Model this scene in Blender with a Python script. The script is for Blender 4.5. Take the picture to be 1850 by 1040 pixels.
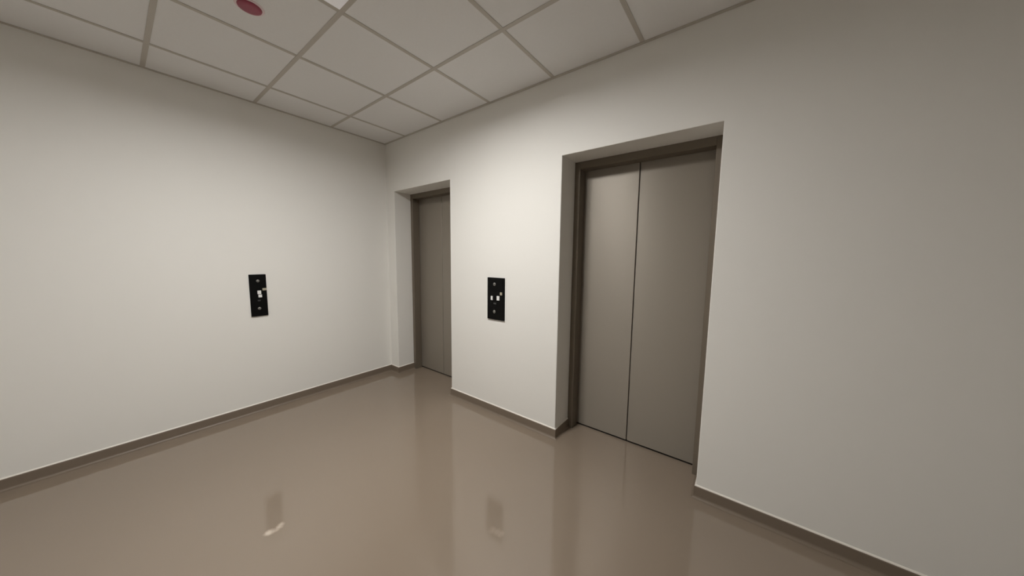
import bpy, bmesh, math
from mathutils import Matrix, Vector

for o in list(bpy.data.objects):
    bpy.data.objects.remove(o, do_unlink=True)
scene = bpy.context.scene
col = scene.collection

# ------------------------------------------------------------------ camera
IMG_W, F_PX = 1850.0, 552.8169
CAM = Vector((3.3823, -2.0055, 1.4025))
YAW, PITCH, ROLL = 0.6526, -0.1014, 0.0112
fwd = Vector((-math.sin(YAW) * math.cos(PITCH), math.cos(YAW) * math.cos(PITCH), math.sin(PITCH)))
rgt = fwd.cross(Vector((0, 0, 1))).normalized()
upv = rgt.cross(fwd)
r2 = rgt * math.cos(ROLL) + upv * math.sin(ROLL)
u2 = upv * math.cos(ROLL) - rgt * math.sin(ROLL)
cam_data = bpy.data.cameras.new('camera')
cam_data.sensor_fit = 'HORIZONTAL'
cam_data.sensor_width = 36.0
cam_data.lens = F_PX * 36.0 / IMG_W
cam_data.clip_start = 0.02
cam = bpy.data.objects.new('camera', cam_data)
M = Matrix((r2, u2, -fwd)).transposed().to_4x4()
M.translation = CAM
cam.matrix_world = M
col.objects.link(cam)
scene.camera = cam

# ------------------------------------------------------------------ world and exposure
world = bpy.data.worlds.new('world')
scene.world = world
world.use_nodes = True
world.node_tree.nodes['Background'].inputs[0].default_value = (1.0, 0.98, 0.95, 1)
world.node_tree.nodes['Background'].inputs[1].default_value = 0.02
scene.view_settings.view_transform = 'Standard'
scene.view_settings.look = 'None'
scene.view_settings.gamma = 1.0
scene.view_settings.use_curve_mapping = False
scene.view_settings.exposure = 0.0
LAMP_STRENGTH = 115.0           # recessed ceiling light above and left of the camera
LAMP_COLOR = (1.0, 0.985, 0.955)

# ------------------------------------------------------------------ measurements (metres)
H = 2.6628                      # ceiling height
ROOM_X, ROOM_Y = 5.4, -3.8      # far sides of the lobby, behind and beside the camera
WALL_T = 0.40
OPEN = [(0.155, 1.0951, 0.609), (2.2853, 3.2344, 2.7399)]   # left, right, seam of each lift opening
OPEN_TOP = 2.1222
REVEAL = 0.2097                 # depth at which the metal frame starts
FRAME_W, FRAME_Z = 0.0434, 2.069
DOOR_Y = 0.3024
BASE_H = 0.0715
TILE, GRID_X0, GRID_Y0 = 0.6, 0.4048, -0.5788

# ------------------------------------------------------------------ materials
def srgb(r, g, b):
    f = lambda c: c / 12.92 if c <= 0.04045 else ((c + 0.055) / 1.055) ** 2.4
    return (f(r / 255), f(g / 255), f(b / 255), 1)

def material(name, color, rough=0.6, metal=0.0, spec=0.5, bump=None, mottle=None):
    m = bpy.data.materials.new(name)
    m.use_nodes = True
    nt = m.node_tree
    b = nt.nodes['Principled BSDF']
    b.inputs['Base Color'].default_value = color
    b.inputs['Roughness'].default_value = rough
    b.inputs['Metallic'].default_value = metal
    b.inputs['Specular IOR Level'].default_value = spec
    tc = nt.nodes.new('ShaderNodeTexCoord')
    if mottle:
        scale, amt = mottle
        n = nt.nodes.new('ShaderNodeTexNoise')
        n.inputs['Scale'].default_value = scale
        n.inputs['Detail'].default_value = 3
        nt.links.new(tc.outputs['Object'], n.inputs['Vector'])
        mix = nt.nodes.new('ShaderNodeMix')
        mix.data_type = 'RGBA'
        mix.inputs['A'].default_value = tuple(c * (1 - amt) for c in color[:3]) + (1,)
        mix.inputs['B'].default_value = tuple(min(1, c * (1 + amt)) for c in color[:3]) + (1,)
        nt.links.new(n.outputs['Fac'], mix.inputs['Factor'])
        nt.links.new(mix.outputs['Result'], b.inputs['Base Color'])
    if bump:
        scale, strength, dist = bump
        n = nt.nodes.new('ShaderNodeTexNoise')
        n.inputs['Scale'].default_value = scale
        n.inputs['Detail'].default_value = 4
        nt.links.new(tc.outputs['Object'], n.inputs['Vector'])
        bp = nt.nodes.new('ShaderNodeBump')
        bp.inputs['Strength'].default_value = strength
        bp.inputs['Distance'].default_value = dist
        nt.links.new(n.outputs['Fac'], bp.inputs['Height'])
        nt.links.new(bp.outputs['Normal'], b.inputs['Normal'])
    return m

def emission_material(name, color, strength):
    m = bpy.data.materials.new(name)
    m.use_nodes = True
    b = m.node_tree.nodes['Principled BSDF']
    b.inputs['Base Color'].default_value = (0.85, 0.85, 0.85, 1)
    b.inputs['Emission Color'].default_value = tuple(color) + (1,)
    b.inputs['Emission Strength'].default_value = strength
    return m

MAT_WALL = material('white_wall_paint', srgb(238, 236, 231), 0.62, bump=(260, 0.12, 0.0015), mottle=(1.3, 0.012))
MAT_TILE = material('mineral_ceiling_tile', srgb(238, 237, 236), 0.9, spec=0.2, bump=(420, 0.35, 0.002), mottle=(60, 0.02))
MAT_TEE = material('grey_grid_paint', srgb(196, 190, 181), 0.5, spec=0.3)
MAT_VOID = material('plenum_board', srgb(110, 106, 100), 0.9)
MAT_BASE = material('taupe_skirting_vinyl', srgb(122, 109, 95), 0.45, mottle=(30, 0.03))
MAT_BEAD = material('white_bead', srgb(238, 233, 224), 0.5)
MAT_DOOR = material('warm_grey_satin_metal', srgb(146, 138, 127), 0.46, metal=0.28, bump=(900, 0.10, 0.0006), mottle=(350, 0.03))
# horizontally brushed sheet: reflections spread up and down
_nt = MAT_DOOR.node_tree
_t = _nt.nodes.new('ShaderNodeCombineXYZ')
_t.inputs[2].default_value = 1.0
_nt.links.new(_t.outputs[0], _nt.nodes['Principled BSDF'].inputs['Tangent'])
_nt.nodes['Principled BSDF'].inputs['Anisotropic'].default_value = 0.75
MAT_FRAME = material('taupe_frame_metal', srgb(116, 106, 93), 0.5, metal=0.2, bump=(900, 0.08, 0.0005))
MAT_SEAL = material('black_rubber_seal', srgb(48, 43, 37), 0.8)
MAT_BLACK = material('black_panel_plastic', srgb(5, 5, 5), 0.5, spec=0.15)
MAT_SCREW = material('grey_screw_metal', srgb(150, 148, 142), 0.4, metal=0.4)
MAT_WHITE = material('white_button_plastic', srgb(240, 240, 238), 0.4)
MAT_DIM = material('dark_grey_print', srgb(62, 62, 62), 0.5)
MAT_TAN = material('tan_tab_plastic', srgb(176, 168, 148), 0.5)
MAT_RED = material('dark_red_cap_plastic', srgb(150, 58, 78), 0.4)
MAT_DETBASE = material('halo_tinted_plastic', srgb(236, 216, 218), 0.5)  # pinkish halo of reflected light is put into the white ring's colour

def floor_material():
    m = material('taupe_resin_floor', srgb(138, 124, 110), 0.085, spec=0.75)
    nt = m.node_tree
    b = nt.nodes['Principled BSDF']
    N, L = nt.nodes.new, nt.links.new
    tc = N('ShaderNodeTexCoord')
    n1 = N('ShaderNodeTexNoise')
    n1.inputs['Scale'].default_value = 1.1
    n1.inputs['Detail'].default_value = 3
    L(tc.outputs['Object'], n1.inputs['Vector'])
    mix = N('ShaderNodeMix'); mix.data_type = 'RGBA'
    mix.inputs['A'].default_value = srgb(134, 120, 105)
    mix.inputs['B'].default_value = srgb(140, 127, 113)
    L(n1.outputs['Fac'], mix.inputs['Factor'])
    # two pale marks, each a chain of soft blobs on the floor
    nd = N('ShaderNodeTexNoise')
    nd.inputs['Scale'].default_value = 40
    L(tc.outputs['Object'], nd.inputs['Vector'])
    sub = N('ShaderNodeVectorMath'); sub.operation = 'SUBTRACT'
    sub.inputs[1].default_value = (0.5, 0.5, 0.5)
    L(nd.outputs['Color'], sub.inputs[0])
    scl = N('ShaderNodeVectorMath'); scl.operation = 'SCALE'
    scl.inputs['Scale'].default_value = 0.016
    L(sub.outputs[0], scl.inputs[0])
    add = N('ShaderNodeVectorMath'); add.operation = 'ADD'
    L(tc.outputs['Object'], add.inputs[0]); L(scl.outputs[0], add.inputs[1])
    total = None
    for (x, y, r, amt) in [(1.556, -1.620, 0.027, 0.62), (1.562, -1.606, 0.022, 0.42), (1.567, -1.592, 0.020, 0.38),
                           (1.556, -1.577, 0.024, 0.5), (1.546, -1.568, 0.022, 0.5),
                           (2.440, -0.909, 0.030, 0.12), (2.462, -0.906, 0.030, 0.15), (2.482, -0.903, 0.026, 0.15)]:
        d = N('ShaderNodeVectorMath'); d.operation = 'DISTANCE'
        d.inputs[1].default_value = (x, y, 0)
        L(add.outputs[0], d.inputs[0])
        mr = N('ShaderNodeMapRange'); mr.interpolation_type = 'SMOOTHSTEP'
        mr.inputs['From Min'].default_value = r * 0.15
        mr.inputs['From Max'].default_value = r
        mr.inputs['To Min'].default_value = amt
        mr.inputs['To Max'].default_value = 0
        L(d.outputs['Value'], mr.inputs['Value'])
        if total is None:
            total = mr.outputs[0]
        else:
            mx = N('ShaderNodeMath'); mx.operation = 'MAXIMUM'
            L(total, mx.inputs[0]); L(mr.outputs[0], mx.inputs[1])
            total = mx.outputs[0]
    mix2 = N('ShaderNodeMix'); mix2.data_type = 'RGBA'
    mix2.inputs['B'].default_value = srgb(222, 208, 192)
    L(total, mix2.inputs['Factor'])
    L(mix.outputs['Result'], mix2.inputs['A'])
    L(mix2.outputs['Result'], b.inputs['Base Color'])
    # faint long-wave unevenness of the poured floor
    nb = N('ShaderNodeTexNoise')
    nb.inputs['Scale'].default_value = 5
    nb.inputs['Detail'].default_value = 2
    L(tc.outputs['Object'], nb.inputs['Vector'])
    bp = N('ShaderNodeBump')
    bp.inputs['Strength'].default_value = 0.06
    bp.inputs['Distance'].default_value = 0.01
    L(nb.outputs['Fac'], bp.inputs['Height'])
    L(bp.outputs['Normal'], b.inputs['Normal'])
    return m
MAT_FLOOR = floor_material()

# ------------------------------------------------------------------ helpers
def link(name, me, mat, parent=None):
    o = bpy.data.objects.new(name, me)
    if mat is not None and not me.materials:
        me.materials.append(mat)
    col.objects.link(o)
    if parent is not None:
        o.parent = parent
    return o

def from_bm(name, bm, mat, parent=None, smooth=False):
    bmesh.ops.recalc_face_normals(bm, faces=bm.faces)
    me = bpy.data.meshes.new(name)
    bm.to_mesh(me)
    bm.free()
    if smooth:
        for p in me.polygons:
            p.use_smooth = True
    return link(name, me, mat, parent)

def box_bm(x0, x1, y0, y1, z0, z1, bevel=0.0, seg=1):
    bm = bmesh.new()
    bmesh.ops.create_cube(bm, size=1.0)
    bmesh.ops.scale(bm, vec=(x1 - x0, y1 - y0, z1 - z0), verts=bm.verts)
    bmesh.ops.translate(bm, vec=((x0 + x1) / 2, (y0 + y1) / 2, (z0 + z1) / 2), verts=bm.verts)
    if bevel:
        bmesh.ops.bevel(bm, geom=list(bm.edges), offset=bevel, segments=seg, profile=0.5, affect='EDGES')
    return bm

def box(name, x0, x1, y0, y1, z0, z1, mat, parent=None, bevel=0.0, seg=1):
    return from_bm(name, box_bm(x0, x1, y0, y1, z0, z1, bevel, seg), mat, parent)

def lathe(name, profile, mat, parent=None, n=40):
    """profile: (radius, z) from the axis outwards; turned about local z."""
    bm = bmesh.new()
    rings = []
    for r, z in profile:
        if r < 1e-6:
            rings.append([bm.verts.new((0, 0, z))])
        else:
            rings.append([bm.verts.new((r * math.cos(2 * math.pi * k / n), r * math.sin(2 * math.pi * k / n), z)) for k in range(n)])
    for a, b in zip(rings, rings[1:]):
        for k in range(n):
            q = [a[k % len(a)], a[(k + 1) % len(a)], b[(k + 1) % len(b)], b[k % len(b)]]
            u = []
            for v in q:
                if v not in u:
                    u.append(v)
            if len(u) > 2:
                bm.faces.new(u)
    return from_bm(name, bm, mat, parent, smooth=True)

def empty(name, loc):
    o = bpy.data.objects.new(name, None)
    o.empty_display_size = 0.1
    o.location = loc
    col.objects.link(o)
    return o

def thing(o, label, cat, group=None):
    o['label'] = label
    o['category'] = cat
    if group:
        o['group'] = group
    return o

def structure(o, label=None):
    o['kind'] = 'structure'
    if label:
        o['label'] = label
    return o

def sweep(name, path, profile, mat, parent=None, closed_profile=True):
    """Sweep (offset, z) along an xy path; offset is to the right of travel, corners mitred."""
    bm = bmesh.new()
    P = [Vector(p) for p in path]
    rows = []
    for i, p in enumerate(P):
        d0 = (P[i] - P[i - 1]).normalized() if i > 0 else None
        d1 = (P[i + 1] - P[i]).normalized() if i < len(P) - 1 else None
        n0 = Vector((d0.y, -d0.x)) if d0 else None
        n1 = Vector((d1.y, -d1.x)) if d1 else None
        if n0 is None: m = n1
        elif n1 is None: m = n0
        else:
            m = (n0 + n1)
            m = m / (1 + n0.dot(n1))
        rows.append([bm.verts.new((p.x + m.x * o, p.y + m.y * o, z)) for o, z in profile])
    k = len(profile)
    for a, b in zip(rows, rows[1:]):
        for j in range(k):
            bm.faces.new([a[j], a[(j + 1) % k], b[(j + 1) % k], b[j]])
    bm.faces.new(rows[0]); bm.faces.new(list(reversed(rows[-1])))
    return from_bm(name, bm, mat, parent)

# ------------------------------------------------------------------ room shell
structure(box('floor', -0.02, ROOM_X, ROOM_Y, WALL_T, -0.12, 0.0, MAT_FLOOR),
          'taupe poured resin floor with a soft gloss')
structure(box('wall_left', -0.2, 0.0, ROOM_Y, WALL_T, 0.0, H + 0.2, MAT_WALL), 'plain white painted wall left of the lift doors')
structure(box('wall_back', 0.0, ROOM_X, ROOM_Y - 0.2, ROOM_Y, 0.0, H + 0.2, MAT_WALL), 'plain white wall behind the viewer')
structure(box('wall_right', ROOM_X, ROOM_X + 0.2, ROOM_Y - 0.2, WALL_T, 0.0, H + 0.2, MAT_WALL), 'plain white wall at the right end')

def front_wall():
    xs = [0.0, OPEN[0][0], OPEN[0][1], OPEN[1][0], OPEN[1][1], ROOM_X]
    zs = [0.0, OPEN_TOP, H + 0.2]
    bm = bmesh.new()
    vf, vb = {}, {}
    for i, x in enumerate(xs):
        for j, z in enumerate(zs):
            vf[i, j] = bm.verts.new((x, 0.0, z))
            vb[i, j] = bm.verts.new((x, WALL_T, z))
    fill = {(i, j) for i in range(5) for j in range(2)} - {(1, 0), (3, 0)}
    for (i, j) in fill:
        bm.faces.new([vf[i, j], vf[i + 1, j], vf[i + 1, j + 1], vf[i, j + 1]])
        bm.faces.new([vb[i, j], vb[i, j + 1], vb[i + 1, j + 1], vb[i + 1, j]])
        for (di, dj, a, b) in [(-1, 0, (i, j), (i, j + 1)), (1, 0, (i + 1, j), (i + 1, j + 1)),
                               (0, -1, (i, j), (i + 1, j)), (0, 1, (i, j + 1), (i + 1, j + 1))]:
            if (i + di, j + dj) not in fill:
                bm.faces.new([vf[a], vf[b], vb[b], vb[a]])
    bmesh.ops.recalc_face_normals(bm, faces=bm.faces)
    # small plastered radius on the visible arrises of the two openings
    def is_arris(e):
        a, b = e.verts
        if abs(a.co.y) > 1e-6 or abs(b.co.y) > 1e-6:
            return False
        for (l, r, s) in OPEN:
            if all(abs(v.co.x - l) < 1e-6 for v in e.verts) and max(a.co.z, b.co.z) <= OPEN_TOP + 1e-6: return True
            if all(abs(v.co.x - r) < 1e-6 for v in e.verts) and max(a.co.z, b.co.z) <= OPEN_TOP + 1e-6: return True
            if all(abs(v.co.z - OPEN_TOP) < 1e-6 for v in e.verts) and min(a.co.x, b.co.x) >= l - 1e-6 and max(a.co.x, b.co.x) <= r + 1e-6: return True
        return False
    bmesh.ops.bevel(bm, geom=[e for e in bm.edges if is_arris(e)], offset=0.004, segments=2, profile=0.5, affect='EDGES')
    return from_bm('wall_front', bm, MAT_WALL)
structure(front_wall(), 'white painted wall with two recessed lift openings')

# ------------------------------------------------------------------ suspended ceiling
ceiling = structure(box('ceiling', 0.0, ROOM_X, ROOM_Y, 0.0, H + 0.10, H + 0.2, MAT_VOID), 'suspended ceiling of white square tiles on a grey grid')
gx = [0.0] + [GRID_X0 + TILE * k for k in range(20) if GRID_X0 + TILE * k < ROOM_X - 0.05] + [ROOM_X]
gy = [0.0] + [GRID_Y0 - TILE * k for k in range(20) if GRID_Y0 - TILE * k > ROOM_Y + 0.05] + [ROOM_Y]
LAMP_CELL = (3, 2)              # between grid lines gx[3]..gx[4], gy[2]..gy[3]
tile_meshes = {}
for i in range(len(gx) - 1):
    for j in range(len(gy) - 1):
        if (i, j) == LAMP_CELL:
            continue
        x0, x1, y0, y1 = gx[i], gx[i + 1], gy[j + 1], gy[j]
        w, d = round(x1 - x0 - 0.008, 4), round(y1 - y0 - 0.008, 4)
        if (w, d) not in tile_meshes:
            bm = box_bm(-w / 2, w / 2, -d / 2, d / 2, 0.0, 0.016, 0.0015)
            bmesh.ops.recalc_face_normals(bm, faces=bm.faces)
            me = bpy.data.meshes.new('ceiling_tile'); bm.to_mesh(me); bm.free()
            me.materials.append(MAT_TILE)
            tile_meshes[w, d] = me
        t = link('ceiling_tile', tile_meshes[w, d], None, ceiling)
        t.location = ((x0 + x1) / 2, (y0 + y1) / 2, H + 0.002)

def tee(name, along_x, c, a, b, w=0.024):
    """Inverted tee: 24 mm flange seen from below and a web above it."""
    bm = bmesh.new()
    h = w / 2
    prof = [(-h, H - 0.0005), (h, H - 0.0005), (h, H + 0.0012), (0.0015, H + 0.0012), (0.0015, H + 0.04), (-0.0015, H + 0.04), (-0.0015, H + 0.0012), (-h, H + 0.0012)]
    rows = [[bm.verts.new((s, c + o, z) if along_x else (c + o, s, z)) for o, z in prof] for s in (a, b)]
    for k in range(len(prof)):
        bm.faces.new([rows[0][k], rows[0][(k + 1) % 8], rows[1][(k + 1) % 8], rows[1][k]])
    bm.faces.new(rows[0]); bm.faces.new(list(reversed(rows[1])))
    return from_bm(name, bm, MAT_TEE, ceiling)
for y in gy[1:-1]:
    tee('main_runner', True, y, 0.0, ROOM_X)
for x in gx[1:-1]:
    for j in range(len(gy) - 1):
        tee('cross_tee', False, x, gy[j + 1] + (0.0125 if j < len(gy) - 2 else 0), gy[j] - (0.0125 if j > 0 else 0))
for (x0, x1, y0, y1) in [(0, ROOM_X, -0.020, 0), (0, 0.020, ROOM_Y, 0), (0, ROOM_X, ROOM_Y, ROOM_Y + 0.020), (ROOM_X - 0.020, ROOM_X, ROOM_Y, 0)]:
    box('edge_angle', x0, x1, y0, y1, H - 0.003, H + 0.0012, MAT_TEE, ceiling)

# ------------------------------------------------------------------ skirting
cove = [(0.0, 0.0), (0.0, BASE_H), (0.007, BASE_H), (0.009, BASE_H - 0.003)]
R = 0.016
for k in range(7):
    a = math.radians(90 * k / 6)
    cove.append((0.009 + R * (1 - math.cos(a)), R * (1 - math.sin(a)) + 0.0008))
cove.append((0.009 + R, 0.0))
bead = [(0.0, BASE_H), (0.0, BASE_H + 0.007), (0.0025, BASE_H + 0.006), (0.006, BASE_H + 0.001), (0.006, BASE_H)]  # thin white bead along the top edge of the skirting
def skirting(name, path, label):
    o = structure(sweep(name, path, cove, MAT_BASE), label)
    sweep('skirting_top_bead', path, bead, MAT_BEAD, o)
(l1, r1, _), (l2, r2x, _) = OPEN
skirting('baseboard_left', [(0.0, ROOM_Y), (0.0, 0.0), (l1, 0.0), (l1, REVEAL)], 'taupe coved skirting along the left wall')
skirting('baseboard_front', [(r1, REVEAL), (r1, 0.0), (l2, 0.0), (l2, REVEAL)], 'taupe coved skirting on the pier between the lifts')
skirting('baseboard_right', [(r2x, REVEAL), (r2x, 0.0), (ROOM_X, 0.0), (ROOM_X, ROOM_Y)], 'taupe coved skirting right of the nearer lift door')
skirting('baseboard_back', [(ROOM_X, ROOM_Y), (0.0, ROOM_Y)], 'taupe coved skirting behind the viewer')

# ------------------------------------------------------------------ lift doors
GAP = 0.012
def lift_door(name, l, r, seam, label):
    root = structure(empty(name, ((l + r) / 2, DOOR_Y, 0.0)), label)
    ox, oy = root.location.x, root.location.y
    bx = lambda n, x0, x1, y0, y1, z0, z1, m, p=root, bv=0.0: box(n, x0 - ox, x1 - ox, y0 - oy, y1 - oy, z0, z1, m, p, bv)
    fy1 = DOOR_Y - 0.004
    bx('jamb', l, l + FRAME_W, REVEAL, fy1, 0, OPEN_TOP, MAT_FRAME, bv=0.0015)
    bx('jamb', r - FRAME_W, r, REVEAL, fy1, 0, OPEN_TOP, MAT_FRAME, bv=0.0015)
    bx('header', l + FRAME_W, r - FRAME_W, REVEAL, fy1, FRAME_Z, OPEN_TOP, MAT_FRAME, bv=0.0015)
    sg = 0.003
    bx('door_panel', l + 0.012, seam - sg, DOOR_Y, DOOR_Y + 0.032, GAP, OPEN_TOP - 0.01, MAT_DOOR, bv=0.002)
    bx('door_panel', seam + sg, r - 0.012, DOOR_Y, DOOR_Y + 0.032, GAP, OPEN_TOP - 0.01, MAT_DOOR, bv=0.002)
    bx('door_seal', seam - sg, seam + sg, DOOR_Y + 0.012, DOOR_Y + 0.024, GAP, OPEN_TOP - 0.012, MAT_SEAL)
    bx('sill_groove', l + 0.006, r - 0.006, DOOR_Y + 0.004, DOOR_Y + 0.045, 0.0005, 0.0025, MAT_SEAL)
lift_door('door_1', *OPEN[0], 'grey two-panel lift door in the recess nearest the left wall')
lift_door('door_2', *OPEN[1], 'grey two-panel lift door in the recess right of the pier')

# ------------------------------------------------------------------ call panels (black plates fixed to the walls)
def call_panel(loc, rotz, w, h, bits, label):
    """Local frame: x to the right along the wall, z up from the plate's foot, -y out of the wall."""
    root = empty('call_panel', loc)
    root.rotation_euler = (0, 0, rotz)
    thing(root, label, 'call panel', 'lift call panels')
    t = 0.014
    box('plate', -w / 2, w / 2, -t, 0.0, 0.0, h, MAT_BLACK, root, 0.003, 2)
    for kind, u, v, a, b in bits:
        x, z = (u - 0.5) * w, v * h
        if kind == 'screw':
            s = lathe('screw', [(0.0, 0.004), (a * 0.55, 0.0037), (a * 0.9, 0.0022), (a, 0.0), (a, -0.002)], MAT_SCREW, root, 20)
            s.rotation_euler = (math.pi / 2, 0, 0)
            s.location = (x, -t, z)
            box('slot', -a * 0.7, a * 0.7, -a * 0.14, a * 0.14, 0.0034, 0.0043, MAT_DIM, s)
        else:
            m = {'button': MAT_WHITE, 'tab': MAT_TAN, 'mark': MAT_DIM}[kind]
            d = {'button': 0.006, 'tab': 0.007, 'mark': 0.0012}[kind]
            box({'button': 'button', 'tab': 'tab', 'mark': 'terminal'}[kind], x - a / 2, x + a / 2, -t - d, -t + 0.001, z - b / 2, z + b / 2, m, root, min(0.0015, d * 0.4), 2)
    return root
# left wall: seen from the room, x to the right runs along +y
call_panel((0.0, (-1.3005 - 1.1828) / 2, 0.8602), math.radians(90), 0.1177, 0.366,
           [('screw', 0.50, 0.845, 0.012, 0), ('button', 0.535, 0.572, 0.026, 0.031), ('button', 0.575, 0.484, 0.025, 0.025),
            ('tab', 0.86, 0.64, 0.030, 0.020), ('mark', 0.50, 0.375, 0.020, 0.012), ('screw', 0.49, 0.185, 0.012, 0)],
           'black call panel on left wall with two white buttons one above the other')
call_panel(((1.5882 + 1.7761) / 2, 0.0, 0.8571), 0.0, 0.1879, 0.3658,
           [('screw', 0.43, 0.845, 0.014, 0), ('button', 0.29, 0.515, 0.020, 0.036), ('button', 0.67, 0.525, 0.028, 0.038),
            ('tab', 0.845, 0.635, 0.022, 0.024), ('mark', 0.46, 0.39, 0.030, 0.014), ('screw', 0.43, 0.19, 0.014, 0)],
           'black call panel on white pier between the lifts, two white buttons side by side')

# ------------------------------------------------------------------ round red cap on the ceiling
det = thing(empty('ceiling_detector', (1.262, -1.477, H + 0.002)), 'small round detector under a dark red cap on a ceiling tile', 'detector')
lathe('base_ring', [(0.0, -0.004), (0.058, -0.004), (0.061, -0.002), (0.062, 0.0), (0.0, 0.0)], MAT_DETBASE, det)
lathe('dust_cap', [(0.0, -0.013), (0.030, -0.0125), (0.044, -0.0105), (0.050, -0.007), (0.051, -0.004), (0.0, -0.004)], MAT_RED, det)

# ------------------------------------------------------------------ recessed square ceiling light
lx0, lx1 = gx[LAMP_CELL[0]] + 0.0125, gx[LAMP_CELL[0] + 1] - 0.0125
ly0, ly1 = gy[LAMP_CELL[1] + 1] + 0.0125, gy[LAMP_CELL[1]] - 0.0125
lamp = thing(empty('ceiling_light', ((lx0 + lx1) / 2, (ly0 + ly1) / 2, H)), 'square recessed ceiling light at the top edge of the picture', 'ceiling light')
hw, rim = (lx1 - lx0) / 2, 0.085
MAT_RIM = emission_material('rim_added_glow', (1.0, 0.93, 0.95), 0.12)  # plain white trim, with a weak glow added for the lamp's spill
MAT_LIGHT = emission_material('lit_diffuser', LAMP_COLOR, LAMP_STRENGTH)
bm = bmesh.new()
rings = []
for s, z in [(hw, 0.0), (hw - 0.004, -0.001), (hw - rim, 0.001), (hw - rim, 0.048), (hw, 0.048)]:
    rings.append([bm.verts.new((sx * s, sy * s, z)) for sx, sy in ((-1, -1), (1, -1), (1, 1), (-1, 1))])
for a, b in zip(rings, rings[1:] + rings[:1]):
    for k in range(4):
        bm.faces.new([a[k], a[(k + 1) % 4], b[(k + 1) % 4], b[k]])
from_bm('rim', bm, MAT_RIM, lamp)
q = hw - rim
box('diffuser', -q + 0.001, q - 0.001, -q + 0.001, q - 0.001, 0.042, 0.047, MAT_LIGHT, lamp)
